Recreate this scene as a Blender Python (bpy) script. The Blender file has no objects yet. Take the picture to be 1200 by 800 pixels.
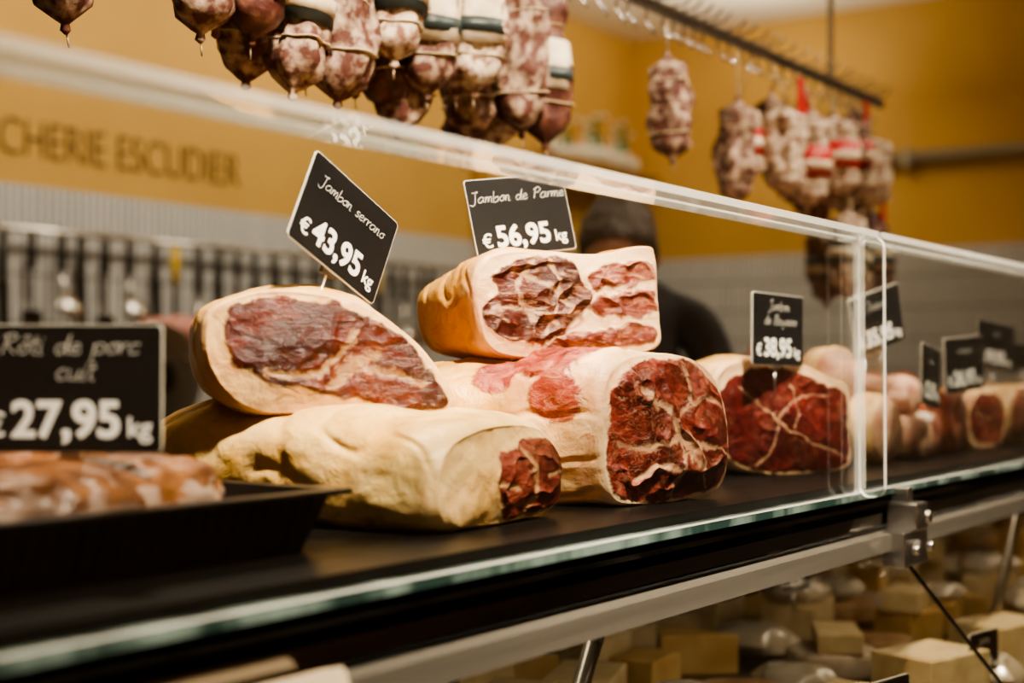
import bpy, math, random
import numpy as np
from mathutils import Vector, Matrix, noise
random.seed(3)
ZC = 1.2          # eye height: most z values below are relative to it
scene = bpy.context.scene
COL = scene.collection

# ------------------------------------------------------------------ materials
def nt(m):
    m.use_nodes = True
    return m.node_tree, m.node_tree.nodes, m.node_tree.links

def mat(name, col, rough=0.5, metal=0.0, col2=None, scale=20, bump=0.0, bscale=None, sss=0.0,
        emit=None, estr=0, spec=0.5, contrast=(0.35, 0.65), stretch=(1, 1, 1), coat=0):
    m = bpy.data.materials.new(name)
    t, N, L = nt(m)
    b = N['Principled BSDF']
    b.inputs['Base Color'].default_value = (*col, 1)
    b.inputs['Roughness'].default_value = rough
    b.inputs['Metallic'].default_value = metal
    b.inputs['Specular IOR Level'].default_value = spec
    b.inputs['Coat Weight'].default_value = coat
    if sss:
        b.inputs['Subsurface Weight'].default_value = sss
        b.inputs['Subsurface Scale'].default_value = 0.01
    if emit:
        b.inputs['Emission Color'].default_value = (*emit, 1)
        b.inputs['Emission Strength'].default_value = estr
    if col2 or bump:
        tc = N.new('ShaderNodeTexCoord'); mp = N.new('ShaderNodeMapping')
        mp.inputs['Scale'].default_value = stretch
        L.new(tc.outputs['Object'], mp.inputs['Vector'])
    if col2:
        n = N.new('ShaderNodeTexNoise'); n.inputs['Scale'].default_value = scale; n.inputs['Detail'].default_value = 5
        r = N.new('ShaderNodeValToRGB')
        r.color_ramp.elements[0].position = contrast[0]; r.color_ramp.elements[1].position = contrast[1]
        r.color_ramp.elements[0].color = (*col, 1); r.color_ramp.elements[1].color = (*col2, 1)
        L.new(mp.outputs[0], n.inputs['Vector']); L.new(n.outputs['Fac'], r.inputs['Fac'])
        L.new(r.outputs['Color'], b.inputs['Base Color'])
    if bump:
        n2 = N.new('ShaderNodeTexNoise'); n2.inputs['Scale'].default_value = bscale or scale; n2.inputs['Detail'].default_value = 6
        bp = N.new('ShaderNodeBump'); bp.inputs['Strength'].default_value = bump; bp.inputs['Distance'].default_value = 0.004
        L.new(mp.outputs[0], n2.inputs['Vector']); L.new(n2.outputs['Fac'], bp.inputs['Height'])
        L.new(bp.outputs['Normal'], b.inputs['Normal'])
    return m

def glass_mat(name, tint=(1, 1, 1), refl=1.0, haze=0.0):
    m = bpy.data.materials.new(name)
    t, N, L = nt(m)
    N.remove(N['Principled BSDF'])
    out = N['Material Output']
    tr = N.new('ShaderNodeBsdfTransparent'); tr.inputs[0].default_value = (*tint, 1)
    gl = N.new('ShaderNodeBsdfGlossy'); gl.inputs['Roughness'].default_value = 0.02
    gl.inputs[0].default_value = (refl, refl, refl, 1)
    fr = N.new('ShaderNodeFresnel')
    geo = N.new('ShaderNodeNewGeometry'); mr = N.new('ShaderNodeMapRange')   # same pane reflectance from both faces
    mr.inputs[3].default_value = 1.45; mr.inputs[4].default_value = 1 / 1.45
    L.new(geo.outputs['Backfacing'], mr.inputs[0]); L.new(mr.outputs[0], fr.inputs['IOR'])
    mx = N.new('ShaderNodeMixShader')
    L.new(fr.outputs[0], mx.inputs[0]); L.new(tr.outputs[0], mx.inputs[1]); L.new(gl.outputs[0], mx.inputs[2])
    last = mx
    if haze:
        df = N.new('ShaderNodeBsdfDiffuse'); df.inputs[0].default_value = (1, .97, .92, 1)
        m2 = N.new('ShaderNodeMixShader'); m2.inputs[0].default_value = haze
        L.new(last.outputs[0], m2.inputs[1]); L.new(df.outputs[0], m2.inputs[2]); last = m2
    L.new(last.outputs[0], out.inputs[0])
    return m

def ham_mat(name, fat=(.76, .52, .34), fat2=(.66, .36, .24), m1=(.060, .012, .009), m2=(.20, .042, .030), mlight=(.46, .22, .16),
            s1=(.58, .30, .09), s2=(.76, .52, .28), off=0.0, marble=0.5, fib=(1, 1, 3), frot=0.0, fatty=0.0):
    m = bpy.data.materials.new(name)
    t, N, L = nt(m)
    b = N['Principled BSDF']
    tc = N.new('ShaderNodeTexCoord'); mp = N.new('ShaderNodeMapping')
    mp.inputs['Location'].default_value = (off, off * .7, off * 1.3)
    L.new(tc.outputs['Object'], mp.inputs['Vector'])
    mf = N.new('ShaderNodeMapping'); mf.inputs['Scale'].default_value = fib; mf.inputs['Rotation'].default_value = (0, frot, 0)
    mf.inputs['Location'].default_value = (off, off * .3, 0)
    L.new(tc.outputs['Object'], mf.inputs['Vector'])
    def noi(sc, det=5, dist=0, rough=.55, vec=None):
        n = N.new('ShaderNodeTexNoise'); n.inputs['Scale'].default_value = sc; n.inputs['Detail'].default_value = det
        n.inputs['Distortion'].default_value = dist; n.inputs['Roughness'].default_value = rough
        L.new((vec or mp).outputs[0], n.inputs['Vector']); return n.outputs['Fac']
    def ramp(f, stops):
        r = N.new('ShaderNodeValToRGB'); e = r.color_ramp.elements
        e[0].position = stops[0][0]; e[0].color = (*stops[0][1], 1)
        e[1].position = stops[-1][0]; e[1].color = (*stops[-1][1], 1)
        for p, c in stops[1:-1]:
            k = e.new(p); k.color = (*c, 1)
        L.new(f, r.inputs['Fac']); return r.outputs['Color']
    def mathn(op, a, bb):
        k = N.new('ShaderNodeMath'); k.operation = op
        for i, v in enumerate((a, bb)):
            if isinstance(v, (int, float)): k.inputs[i].default_value = v
            else: L.new(v, k.inputs[i])
        return k.outputs[0]
    def mix(f, a, bb):
        k = N.new('ShaderNodeMix'); k.data_type = 'RGBA'
        if isinstance(f, (int, float)): k.inputs[0].default_value = f
        else: L.new(f, k.inputs[0])
        for i, v in ((6, a), (7, bb)):
            if isinstance(v, tuple): k.inputs[i].default_value = (*v, 1)
            else: L.new(v, k.inputs[i])
        return k.outputs[2]
    def sstep(f, a, bb):
        k = N.new('ShaderNodeMapRange'); k.interpolation_type = 'SMOOTHSTEP'
        k.inputs[1].default_value = a; k.inputs[2].default_value = bb
        L.new(f, k.inputs[0]); return k.outputs[0]
    def attr(n):
        k = N.new('ShaderNodeAttribute'); k.attribute_name = n; return k.outputs['Fac']
    am, ask, asm, atn = attr('meat'), attr('skin'), attr('seam'), attr('tone')
    nf = noi(45, 8, .8, .6); nb = noi(12, 4, 0.3); nc = noi(120, 5); nfib = noi(42, 9, 1.2, .66, mf)
    # meat / fat boundary with ragged edge
    mm = mathn('ADD', am, mathn('MULTIPLY', mathn('SUBTRACT', nf, 0.5), 1.5))
    fac = sstep(mm, -0.05, .30)
    # lean colour: tone drives the general colour, fibre noise the local one
    tonef = mathn('ADD', nfib, mathn('MULTIPLY', mathn('SUBTRACT', atn, .5), .55))
    dark = tuple(c * .6 for c in m1)
    meat = ramp(tonef, [(.26, dark), (.40, m1), (.60, m2), (.86, mlight)])
    # seams and threads of fat
    sm = mathn('ADD', asm, mathn('MULTIPLY', mathn('SUBTRACT', noi(70, 7, 1.4, .62), 0.5), 3.0))
    seamf = sstep(sm, .25, 1.05)
    rid = mathn('ABSOLUTE', mathn('SUBTRACT', noi(26, 7, 2.8, .6, mf), 0.5), 0)
    thr = N.new('ShaderNodeMapRange'); thr.inputs[1].default_value = 0.0; thr.inputs[2].default_value = 0.020
    thr.inputs[3].default_value = 1.0; thr.inputs[4].default_value = 0.0
    L.new(rid, thr.inputs[0])
    thm = mathn('MULTIPLY', mathn('MULTIPLY', thr.outputs[0], sstep(noi(17, 3), .40, .62)), marble)
    if fatty: thm = mathn('MAXIMUM', thm, mathn('MULTIPLY', sstep(nfib, .52, .68), fatty))
    ff = mathn('MAXIMUM', mathn('MULTIPLY', seamf, .65), thm)
    seamcol = tuple(a * .62 + c * .35 for a, c in zip(fat, m2))
    meat = mix(ff, meat, seamcol)
    fatc = ramp(nb, [(.3, fat2), (.52, fat), (.8, tuple(min(1, c * 1.10) for c in fat))])
    fatc = mix(mathn('MULTIPLY', sstep(nf, .54, .70), .5), fatc, tuple(a * .5 + c * .9 for a, c in zip(fat2, m2)))
    skc = ramp(nb, [(.26, tuple(c * .62 for c in s1)), (.44, s1), (.64, s2), (.84, tuple(min(1, c * 1.06) for c in s2))])
    skc = mix(mathn('MULTIPLY', sstep(nc, .55, .75), .4), skc, tuple(c * .6 for c in s1))
    skc = mix(mathn('MULTIPLY', sstep(nf, .55, .70), .6), skc, tuple(c * .75 for c in s1))
    base = mix(fac, mix(ask, fatc, skc), meat)
    L.new(base, b.inputs['Base Color'])
    rr = N.new('ShaderNodeMapRange'); rr.inputs[3].default_value = .34; rr.inputs[4].default_value = .27
    L.new(fac, rr.inputs[0]); L.new(rr.outputs[0], b.inputs['Roughness'])
    b.inputs['Specular IOR Level'].default_value = 0.38
    b.inputs['Subsurface Weight'].default_value = 0.12
    b.inputs['Subsurface Scale'].default_value = 0.006
    b.inputs['Subsurface Radius'].default_value = (1, .4, .2)
    bp = N.new('ShaderNodeBump'); bp.inputs['Strength'].default_value = .65; bp.inputs['Distance'].default_value = .0035
    h = mathn('ADD', mathn('ADD', mathn('MULTIPLY', nf, 1.0), mathn('MULTIPLY', nc, .4)), mathn('MULTIPLY', mathn('MULTIPLY', nfib, fac), 1.2))
    L.new(h, bp.inputs['Height']); L.new(bp.outputs['Normal'], b.inputs['Normal'])
    return m

# ------------------------------------------------------------------ mesh builder
class MB:
    def __init__(s): s.v = []; s.f = []; s.m = []; s.s = []
    def add(s, verts, faces, mi=0, smooth=False, M=None):
        o = len(s.v)
        for v in verts:
            v = Vector(v)
            s.v.append(tuple(M @ v) if M is not None else tuple(v))
        for f in faces:
            s.f.append([i + o for i in f]); s.m.append(mi); s.s.append(smooth)
    def box(s, x0, x1, y0, y1, z0, z1, mi=0, M=None):
        v = [(x, y, z) for x in (x0, x1) for y in (y0, y1) for z in (z0, z1)]
        f = [(0, 1, 3, 2), (4, 6, 7, 5), (0, 4, 5, 1), (2, 3, 7, 6), (0, 2, 6, 4), (1, 5, 7, 3)]
        s.add(v, f, mi, False, M)
    def lathe(s, prof, seg=24, mi=0, M=None, smooth=True, jit=0, seed=0):
        vs = []; fs = []
        n = len(prof)
        for i, (r, z) in enumerate(prof):
            for k in range(seg):
                a = 2 * math.pi * k / seg
                rr = r
                if jit: rr = r * (1 + jit * noise.noise(Vector((math.cos(a) * 1.7 + seed, math.sin(a) * 1.7, z * 28 + seed))))
                vs.append((rr * math.cos(a), rr * math.sin(a), z))
        for i in range(n - 1):
            for k in range(seg):
                k2 = (k + 1) % seg
                fs.append((i * seg + k, i * seg + k2, (i + 1) * seg + k2, (i + 1) * seg + k))
        fs.append(tuple(reversed(range(seg)))); fs.append(tuple(range((n - 1) * seg, n * seg)))
        s.add(vs, fs, mi, smooth, M)
    def cyl(s, p0, p1, r, mi=0, seg=16, r1=None, M=None):
        p0 = Vector(p0); p1 = Vector(p1); d = p1 - p0
        q = d.to_track_quat('Z', 'Y').to_matrix().to_4x4()
        T = Matrix.Translation(p0) @ q
        if M is not None: T = M @ T
        s.lathe([(r, 0), (r if r1 is None else r1, d.length)], seg, mi, T)
    def tube(s, pts, r, mi=0, seg=8, M=None):
        for a, b in zip(pts[:-1], pts[1:]): s.cyl(a, b, r, mi, seg, M=M)
    def prism(s, poly, y0, y1, mi=0, mside=None, M=None):   # poly in XZ, extruded along Y
        n = len(poly)
        v = [(x, y0, z) for x, z in poly] + [(x, y1, z) for x, z in poly]
        s.add(v, [tuple(range(n)), tuple(reversed(range(n, 2 * n)))], mi, False, M)
        s.add(v, [(i, i + n, (i + 1) % n + n, (i + 1) % n) for i in range(n)], mi if mside is None else mside, False, M)
    def obj(s, name, mats, loc=(0, 0, 0), M=None, bevel=0, parent=None, recalc=True):
        me = bpy.data.meshes.new(name)
        me.from_pydata(s.v, [], s.f)
        for mt in mats: me.materials.append(mt)
        me.polygons.foreach_set('material_index', s.m)
        me.polygons.foreach_set('use_smooth', s.s)
        if recalc:
            import bmesh
            bm = bmesh.new(); bm.from_mesh(me); bmesh.ops.recalc_face_normals(bm, faces=bm.faces); bm.to_mesh(me); bm.free()
        o = bpy.data.objects.new(name, me); COL.objects.link(o)
        if M is not None: o.matrix_world = M
        else: o.location = loc
        if bevel:
            bv = o.modifiers.new('bevel', 'BEVEL'); bv.width = bevel; bv.segments = 3; bv.limit_method = 'ANGLE'
        if parent: o.parent = parent
        return o

def rrect(w, h, r, n=6):
    pts = []
    for cx, cz, a0 in ((w/2-r, h/2-r, 0), (-w/2+r, h/2-r, 90), (-w/2+r, -h/2+r, 180), (w/2-r, -h/2+r, 270)):
        for i in range(n + 1):
            a = math.radians(a0 + 90 * i / n); pts.append((cx + r * math.cos(a), cz + r * math.sin(a)))
    return pts

def yawM(x, y, z, phi, tilt=0, roll=0):
    """phi: how far the front (-Y local) is turned; 55 deg = squarely to the customer side"""
    a = math.radians(-55.3 + phi)
    return (Matrix.Translation((x, y, z + ZC)) @ Matrix.Rotation(a, 4, 'Z') @
            Matrix.Rotation(math.radians(tilt), 4, 'X') @ Matrix.Rotation(math.radians(roll), 4, 'Y'))

def text_geo(s, size, offset=0.0, extrude=0.0003, sx=1.0):
    cu = bpy.data.curves.new('t', 'FONT'); cu.body = s; cu.size = size; cu.offset = offset; cu.extrude = extrude
    o = bpy.data.objects.new('t', cu); COL.objects.link(o)
    bpy.context.view_layer.update()
    me = o.to_mesh()
    v = [(p.co.x * sx, -p.co.z, p.co.y) for p in me.vertices]; f = [tuple(p.vertices) for p in me.polygons]
    o.to_mesh_clear(); bpy.data.objects.remove(o); bpy.data.curves.remove(cu)
    w = max(p[0] for p in v) if v else 0
    return v, f, w

GL = {
 'a': (.95, [[(.75,.85),(.4,1),(.05,.6),(.1,.1),(.4,0),(.7,.5),(.75,.95),(.72,.2),(.95,.05)]]),
 'b': (.85, [[(.05,1.9),(.1,0),(.5,0),(.75,.4),(.6,.9),(.15,.6)]]),
 'c': (.75, [[(.65,.85),(.35,1),(.05,.5),(.25,0),(.7,.15)]]),
 'd': (.95, [[(.65,.8),(.3,.9),(.05,.45),(.25,0),(.6,.3),(.8,1.9),(.75,.2),(.95,.05)]]),
 'e': (.8, [[(.05,.45),(.6,.6),(.45,1),(.1,.75),(.1,.2),(.4,0),(.75,.2)]]),
 'i': (.35, [[(.1,1),(.1,.1),(.3,0)], [(.15,1.4),(.2,1.55)]]),
 'm': (1.1, [[(.05,1),(.08,0),(.15,.7),(.35,1),(.45,.6),(.45,0),(.55,.7),(.75,1),(.88,.6),(.88,.05),(1.05,0)]]),
 'n': (.8, [[(.05,1),(.08,0),(.15,.7),(.38,1),(.52,.6),(.52,.05),(.75,0)]]),
 'o': (.8, [[(.4,1),(.05,.5),(.35,0),(.7,.45),(.45,1),(.8,.95)]]),
 'p': (.85, [[(.05,1),(.05,-.9),(.1,.6),(.45,1),(.75,.6),(.5,.05),(.1,.2)]]),
 'r': (.6, [[(.05,1),(.1,0),(.15,.6),(.4,1),(.55,.9)]]),
 's': (.65, [[(.55,.9),(.25,1),(.15,.7),(.5,.4),(.4,.02),(.05,.1)]]),
 't': (.55, [[(.25,1.7),(.2,.2),(.5,0)], [(0,1.1),(.5,1.15)]]),
 'u': (.9, [[(.05,1),(.1,.2),(.4,0),(.65,.5),(.7,1),(.7,.1),(.9,0)]]),
 'y': (.85, [[(.05,1),(.15,.4),(.4,.2),(.65,.5),(.7,1),(.6,-.6),(.2,-.8)]]),
 'J': (1.0, [[(.1,1.8),(.9,1.9),(.6,1.85),(.6,0),(.3,-.5),(-.1,-.2)]]),
 'P': (1.05, [[(.15,0),(.3,1.8)], [(0,1.5),(.6,2),(1,1.6),(.7,1.1),(.25,1)]]),
 'B': (1.05, [[(.15,0),(.3,1.8)], [(0,1.6),(.6,1.95),(.9,1.6),(.4,1),(.9,.7),(.7,.1),(.1,0)]]),
 'R': (1.1, [[(.15,0),(.3,1.8)], [(0,1.6),(.6,1.95),(.9,1.5),(.35,1),(1.0,0)]]),
 'ô': (.8, [[(.4,1),(.05,.5),(.35,0),(.7,.45),(.45,1),(.8,.95)], [(.2,1.4),(.45,1.75),(.7,1.4)]]),
 ' ': (.7, []),
}
def cr(pts, n=5, closed=False):
    P = [Vector(p) for p in pts]; out = []
    L = len(P); R = range(L) if closed else range(L - 1)
    for i in R:
        if closed: p0, p1, p2, p3 = P[(i-1) % L], P[i], P[(i+1) % L], P[(i+2) % L]
        else: p0, p1, p2, p3 = P[max(i-1, 0)], P[i], P[i+1], P[min(i+2, L-1)]
        for k in range(n):
            t = k / n
            out.append(.5 * ((2*p1) + (p2-p0)*t + (2*p0-5*p1+4*p2-p3)*t*t + (3*p1-p0-3*p2+p3)*t*t*t))
    if not closed: out.append(P[-1])
    return out

def script_text(mb, s, x0, z0, h, mi, y, stretch=1.5):
    x = x0
    w = h * .12
    for c in s:
        gw, strokes = GL[c]
        for st in strokes:
            pts = [Vector((x + (p.x * stretch + p.y * .25) * h, z0 + p.y * h)) for p in cr(st, 4)]
            vs = []; fs = []
            for i, p in enumerate(pts):
                d = (pts[min(i+1, len(pts)-1)] - pts[max(i-1, 0)])
                d = d.normalized() if d.length > 1e-9 else Vector((1, 0))
                nrm = Vector((-d.y, d.x)) * w / 2
                vs += [(p.x + nrm.x, y, p.y + nrm.y), (p.x - nrm.x, y, p.y - nrm.y)]
            for i in range(len(pts) - 1): fs.append((2*i, 2*i+1, 2*i+3, 2*i+2))
            mb.add(vs, fs, mi)
        x += gw * h * stretch

M_slate = mat('slate_black', (.006, .006, .007), .5, col2=(.010, .0095, .0095), scale=12, spec=.25)
M_tagedge = mat('tag_edge_white', (.6, .57, .5), .5)
M_chalk = mat('chalk_white', (.85, .83, .78), .6)
M_script = mat('chalk_script', (.55, .53, .48), .7)
M_steelpin = mat('pin_steel', (.6, .6, .6), .3, 1.0)

def tag(name, x, y, z, phi, roll, price, lines, h=.085, w=.125, tilt=0, pin=.05, big=.024):
    mb = MB()
    poly = rrect(w, h, .004)
    mb.prism([(a * 1.0, b * 1.0) for a, b in poly], -.0006, .0012, 1)
    mb.prism(rrect(w - .0018, h - .0018, .0035), -.0010, -.0005, 0)
    v, f, wd = text_geo(price, big * 1.30, offset=.0002)
    v2, f2, w2 = text_geo('€', big * .85, offset=.0)
    v3, f3, w3 = text_geo('kg', big * .72, offset=.0)
    tot = wd + w2 + w3 + .012
    sc = min(1.0, (w - .012) / tot)
    x0 = -tot * sc / 2; zb = -h / 2 + h * .13
    for vv, ff, dx, bo in ((v2, f2, 0, .0002), (v, f, w2 + .005, .0006), (v3, f3, w2 + wd + .011, .0002)):
        for q, (ox, oz) in enumerate(((-bo, -bo), (bo, -bo), (-bo, bo), (bo, bo), (0, bo * 1.2), (0, -bo * 1.2), (bo * 1.2, 0), (-bo * 1.2, 0))):
            mb.add([(x0 + (p[0] + dx) * sc + ox, -.0013 + p[1] * .3 - q * 1e-5, zb + p[2] * sc + oz) for p in vv], ff, 2)
    for k, (s, hh) in enumerate(lines):
        tw = sum(GL[c][0] for c in s) * hh * 1.5
        script_text(mb, s, -tw / 2 + (.004 if k else 0), h * (.20 if len(lines) == 1 else (.27 - k * .20)), hh, 4, -.00145)
    mb.box(-.008, .008, .001, .006, -h * .5 - .004, -h * .5 + .012, 3)
    mb.cyl((0, .004, -h * .5), (0, .004, -h * .5 - pin), .0013, 3, 8)
    return mb.obj(name, [M_slate, M_tagedge, M_chalk, M_steelpin, M_script], M=yawM(x, y, z, phi, tilt, roll), recalc=False)

# ------------------------------------------------------------------ hams
def sd_poly(px, py, poly):
    n = len(poly); d = np.full(px.shape, 1e9); inside = np.zeros(px.shape, bool)
    for i in range(n):
        x1, y1 = poly[i]; x2, y2 = poly[(i+1) % n]
        ex, ey = x2-x1, y2-y1; wx, wy = px-x1, py-y1
        t = np.clip((wx*ex + wy*ey) / (ex*ex + ey*ey), 0, 1)
        d = np.minimum(d, np.hypot(wx-ex*t, wy-ey*t))
        c = ((y1 > py) != (y2 > py)) & (px < (x2-x1) * (py-y1) / ((y2-y1) if abs(y2-y1) > 1e-9 else 1e-9) + x1)
        inside ^= c
    return np.where(inside, d, -d)
def sd_line(px, py, pts):
    d = np.full(px.shape, 1e9)
    for (x1, y1), (x2, y2) in zip(pts[:-1], pts[1:]):
        ex, ey = x2-x1, y2-y1; wx, wy = px-x1, py-y1
        t = np.clip((wx*ex + wy*ey) / (ex*ex + ey*ey + 1e-12), 0, 1)
        d = np.minimum(d, np.hypot(wx-ex*t, wy-ey*t))
    return d

def make_ham(name, prof, cxy, unit, cphi, length, st, loc, phi, material, lean, seams=(), patches=(),
             seed=0, bulge=.006, tilt=0, roll=0, amp=.004, bev=.007, bevs=.035, N=300, tail=.25, fold=.003, skinstart=.03):
    """prof / lean / seams are measured in the plane of the cut (unit = metres per step, y down)"""
    P = cr([((p[0] - cxy[0]), (p[1] - cxy[1])) for p in prof], 30, True)
    P = [P[int(i * len(P) / N)] for i in range(N)]
    R1 = 90
    s_ = (.01 + .99 * np.arange(R1 + 1) / R1)
    PX = np.array([p.x for p in P]); PY = np.array([p.y for p in P])
    CX = np.outer(s_, PX); CY = np.outer(s_, PY)
    # gently warp the drawing of the muscles
    WXn = np.zeros(CX.shape); WYn = np.zeros(CX.shape); FN = np.zeros(CX.shape); LN = np.zeros(CX.shape); FR = np.zeros(CX.shape)
    for i in range(R1 + 1):
        for k in range(N):
            q = Vector((CX[i, k] * unit, seed * 1.37, CY[i, k] * unit))
            WXn[i, k] = noise.noise(q * 35) + .5 * noise.noise(q * 90); WYn[i, k] = noise.noise(q * 35 + Vector((9, 9, 9))) + .5 * noise.noise(q * 90 + Vector((4, 4, 4)))
            LN[i, k] = noise.noise(q * 15 + Vector((3, 0, 1)))
            fq = q * 36 + Vector((LN[i, k] * 1.6, 0, WXn[i, k] * .5))
            FN[i, k] = 1 - abs(noise.noise(fq)) * 2.2
            FR[i, k] = noise.noise(q * 85)
    wx = CX + cxy[0] + WXn * .005 / unit; wy = CY + cxy[1] + WYn * .005 / unit
    meatC = np.full(CX.shape, -5.0); tone = np.full(CX.shape, .5)
    for poly, tn in lean:
        poly = [(p.x, p.y) for p in cr(poly, 5, True)]
        d = sd_poly(wx, wy, poly) * unit / .01
        tone = np.where(d > meatC, tn, tone); meatC = np.maximum(meatC, d)
    seamC = np.full(CX.shape, -2.0)
    for pts, wd in seams:
        pts = [(p.x, p.y) for p in cr(pts, 5)]
        d = sd_line(wx, wy, pts)
        seamC = np.maximum(seamC, 1.3 * (1 - d / wd))
    tone = tone + LN * .45
    verts = []; meat = []; skin = []; seam = []; tn_ = []
    mc = np.clip(meatC / .5, -1, 1)
    for i in range(R1 + 1):
        s = s_[i]; e = 1 - bevs * s ** 10
        for k in range(N):
            x = CX[i, k] * unit / cphi; z = -CY[i, k] * unit
            ed = 1 - s ** 12
            y = -bulge * (1 - s * s) + LN[i, k] * amp * 1.6 * (1 - s ** 4)
            y += -.0008 * mc[i, k] * ed
            if mc[i, k] > 0: y -= (max(0, FN[i, k]) ** 2 - .4) * fold * mc[i, k] * ed
            y += max(0, seamC[i, k]) * .0008 * ed + FR[i, k] * .0008
            verts.append((x * e, y, z * e)); meat.append(float(meatC[i, k])); skin.append(0.0)
            seam.append(float(max(-1, seamC[i, k]))); tn_.append(float(tone[i, k]))
    R2 = 90
    for j in range(1, R2 + 1):
        t = (j / R2); y = length * (t ** 1.25)
        u = y / length
        sx = np.interp(u, [a[0] for a in st], [a[1] for a in st]); sz = np.interp(u, [a[0] for a in st], [a[2] for a in st])
        dx = np.interp(u, [a[0] for a in st], [a[3] for a in st]); dz = np.interp(u, [a[0] for a in st], [a[4] for a in st])
        e = 1.0
        if y < bev: e = 1 - bevs * (1 - y / bev) ** 2
        if u > 1 - tail: e *= math.sqrt(max(0.0004, 1 - ((u - 1 + tail) / tail) ** 2))
        for p in P:
            x = p.x * unit / cphi * sx * e + dx; z = -p.y * unit * sz * e + dz
            q = Vector((x * 11 + seed, y * 11, z * 11 + seed))
            n1 = noise.noise(q)
            d = n1 * amp * 2.0 + noise.noise(q * 3.1) * amp * .6 - max(0, .10 - abs(noise.noise(q * 1.6 + Vector((5, 5, 5))))) * amp * 5 + noise.noise(q * 9) * .0006
            rad = Vector((x - dx, 0, z - dz)); rad = rad.normalized() if rad.length > 1e-6 else rad
            k = min(1, y / .02)
            vx, vz = x + rad.x * d * k, z + rad.z * d * k
            ms = -3
            for (ax, ay, az, arx, ary, arz) in patches:
                ms = max(ms, (1 - math.sqrt(((vx-ax)/arx)**2 + ((y-ay)/ary)**2 + ((vz-az)/arz)**2)) * 2)
            verts.append((vx, y + noise.noise(q * 2) * amp * .5 * k, vz)); meat.append(ms)
            sk = (y - .006) / skinstart + noise.noise(q * 1.5) * .7
            skin.append(max(0, min(1, sk))); seam.append(-1.0); tn_.append(.75)
    n = R1 + 1 + R2
    faces = []
    for i in range(n - 1):
        for k in range(N):
            k2 = (k + 1) % N
            faces.append((i*N + k, i*N + k2, (i+1)*N + k2, (i+1)*N + k))
    faces.append(tuple(reversed(range(N)))); faces.append(tuple(range((n-1)*N, n*N)))
    mb = MB(); mb.v = verts; mb.f = faces; mb.m = [0] * len(faces); mb.s = [True] * len(faces)
    o = mb.obj(name, [material], M=yawM(*loc, phi, tilt, roll))
    for nm, arr in (('meat', meat), ('skin', skin), ('seam', seam), ('tone', tn_)):
        at = o.data.attributes.new(nm, 'FLOAT', 'POINT'); at.data.foreach_set('value', arr)
    return o

S = -.130    # display shelf surface (relative to eye height)

# top-left ham (dark half ham lying on its side)
HA = ham_mat('ham_meat_a', fat=(.72, .45, .21), fat2=(.56, .29, .11), m1=(.055, .009, .006), m2=(.145, .026, .016), mlight=(.36, .14, .075),
             s1=(.56, .27, .050), s2=(.74, .44, .14), off=1.0, marble=.55, fib=(1, 1, 2.4), frot=.5)
make_ham('cured_ham', [(232,412),(240,366),(288,345),(345,344),(405,356),(462,393),(500,436),(515,468),(503,487),(430,490),(350,488),(290,484),(252,458)],
         (365, 417), .000732, .966, .17,
         [(0,1,1,0,0),(.4,1.04,1.04,-.004,0),(1,.9,.85,-.012,-.005)], (.905, .822, .0140), 15, HA,
         [([(250,392),(260,363),(300,352),(350,352),(402,364),(448,391),(484,424),(502,455),(511,478),(492,488),(452,486),(418,478),(378,466),(330,458),(286,440),(260,416)], .40)],
         seams=[([(300,436),(345,442),(382,420),(400,392)], 7), ([(372,455),(400,432),(440,436),(478,452)], 8), ([(385,436),(425,416)], 13)],
         seed=2, tilt=0, bulge=.004, fold=.0018, tail=.4)

# upper ham with pale marbled cut
HC = ham_mat('ham_meat_c', fat=(.78, .53, .31), fat2=(.64, .34, .18), m1=(.070, .013, .009), m2=(.22, .048, .032), mlight=(.48, .20, .13),
             s1=(.58, .26, .045), s2=(.74, .42, .12), off=3.0, marble=.8, fib=(1.0, 1, 3.2), frot=-.15, fatty=.55)
make_ham('cured_ham', [(554,356),(560,318),(588,302),(640,300),(700,299),(762,288),(776,300),(779,345),(782,375),(777,412),(700,423),(620,425),(570,412)],
         (668, 362), .00087, .906, .21,
         [(0,1,1,0,0),(.3,1.02,1.0,0,0),(1,.85,.62,-.01,-.018)], (1.226, .776, .0665), 27, HC,
         [([(586,316),(625,304),(664,310),(686,334),(692,352),(678,374),(657,396),(626,408),(592,404),(568,388),(560,364),(578,350),(570,334)], .40),
          ([(690,318),(752,304),(771,310),(770,328),(700,342)], .80), ([(690,352),(765,340),(775,356),(772,372),(700,376)], .7), ([(640,406),(690,388),(770,384),(772,408),(700,416),(650,418)], .65)],
         seams=[([(598,322),(640,340),(668,366)], 6), ([(572,372),(615,366),(650,384)], 6), ([(622,308),(604,342),(622,380)], 5), ([(640,310),(650,345),(640,395)], 4)],
         seed=5, tilt=1, bulge=.004, amp=.005, fold=.0055, tail=.3)

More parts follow.
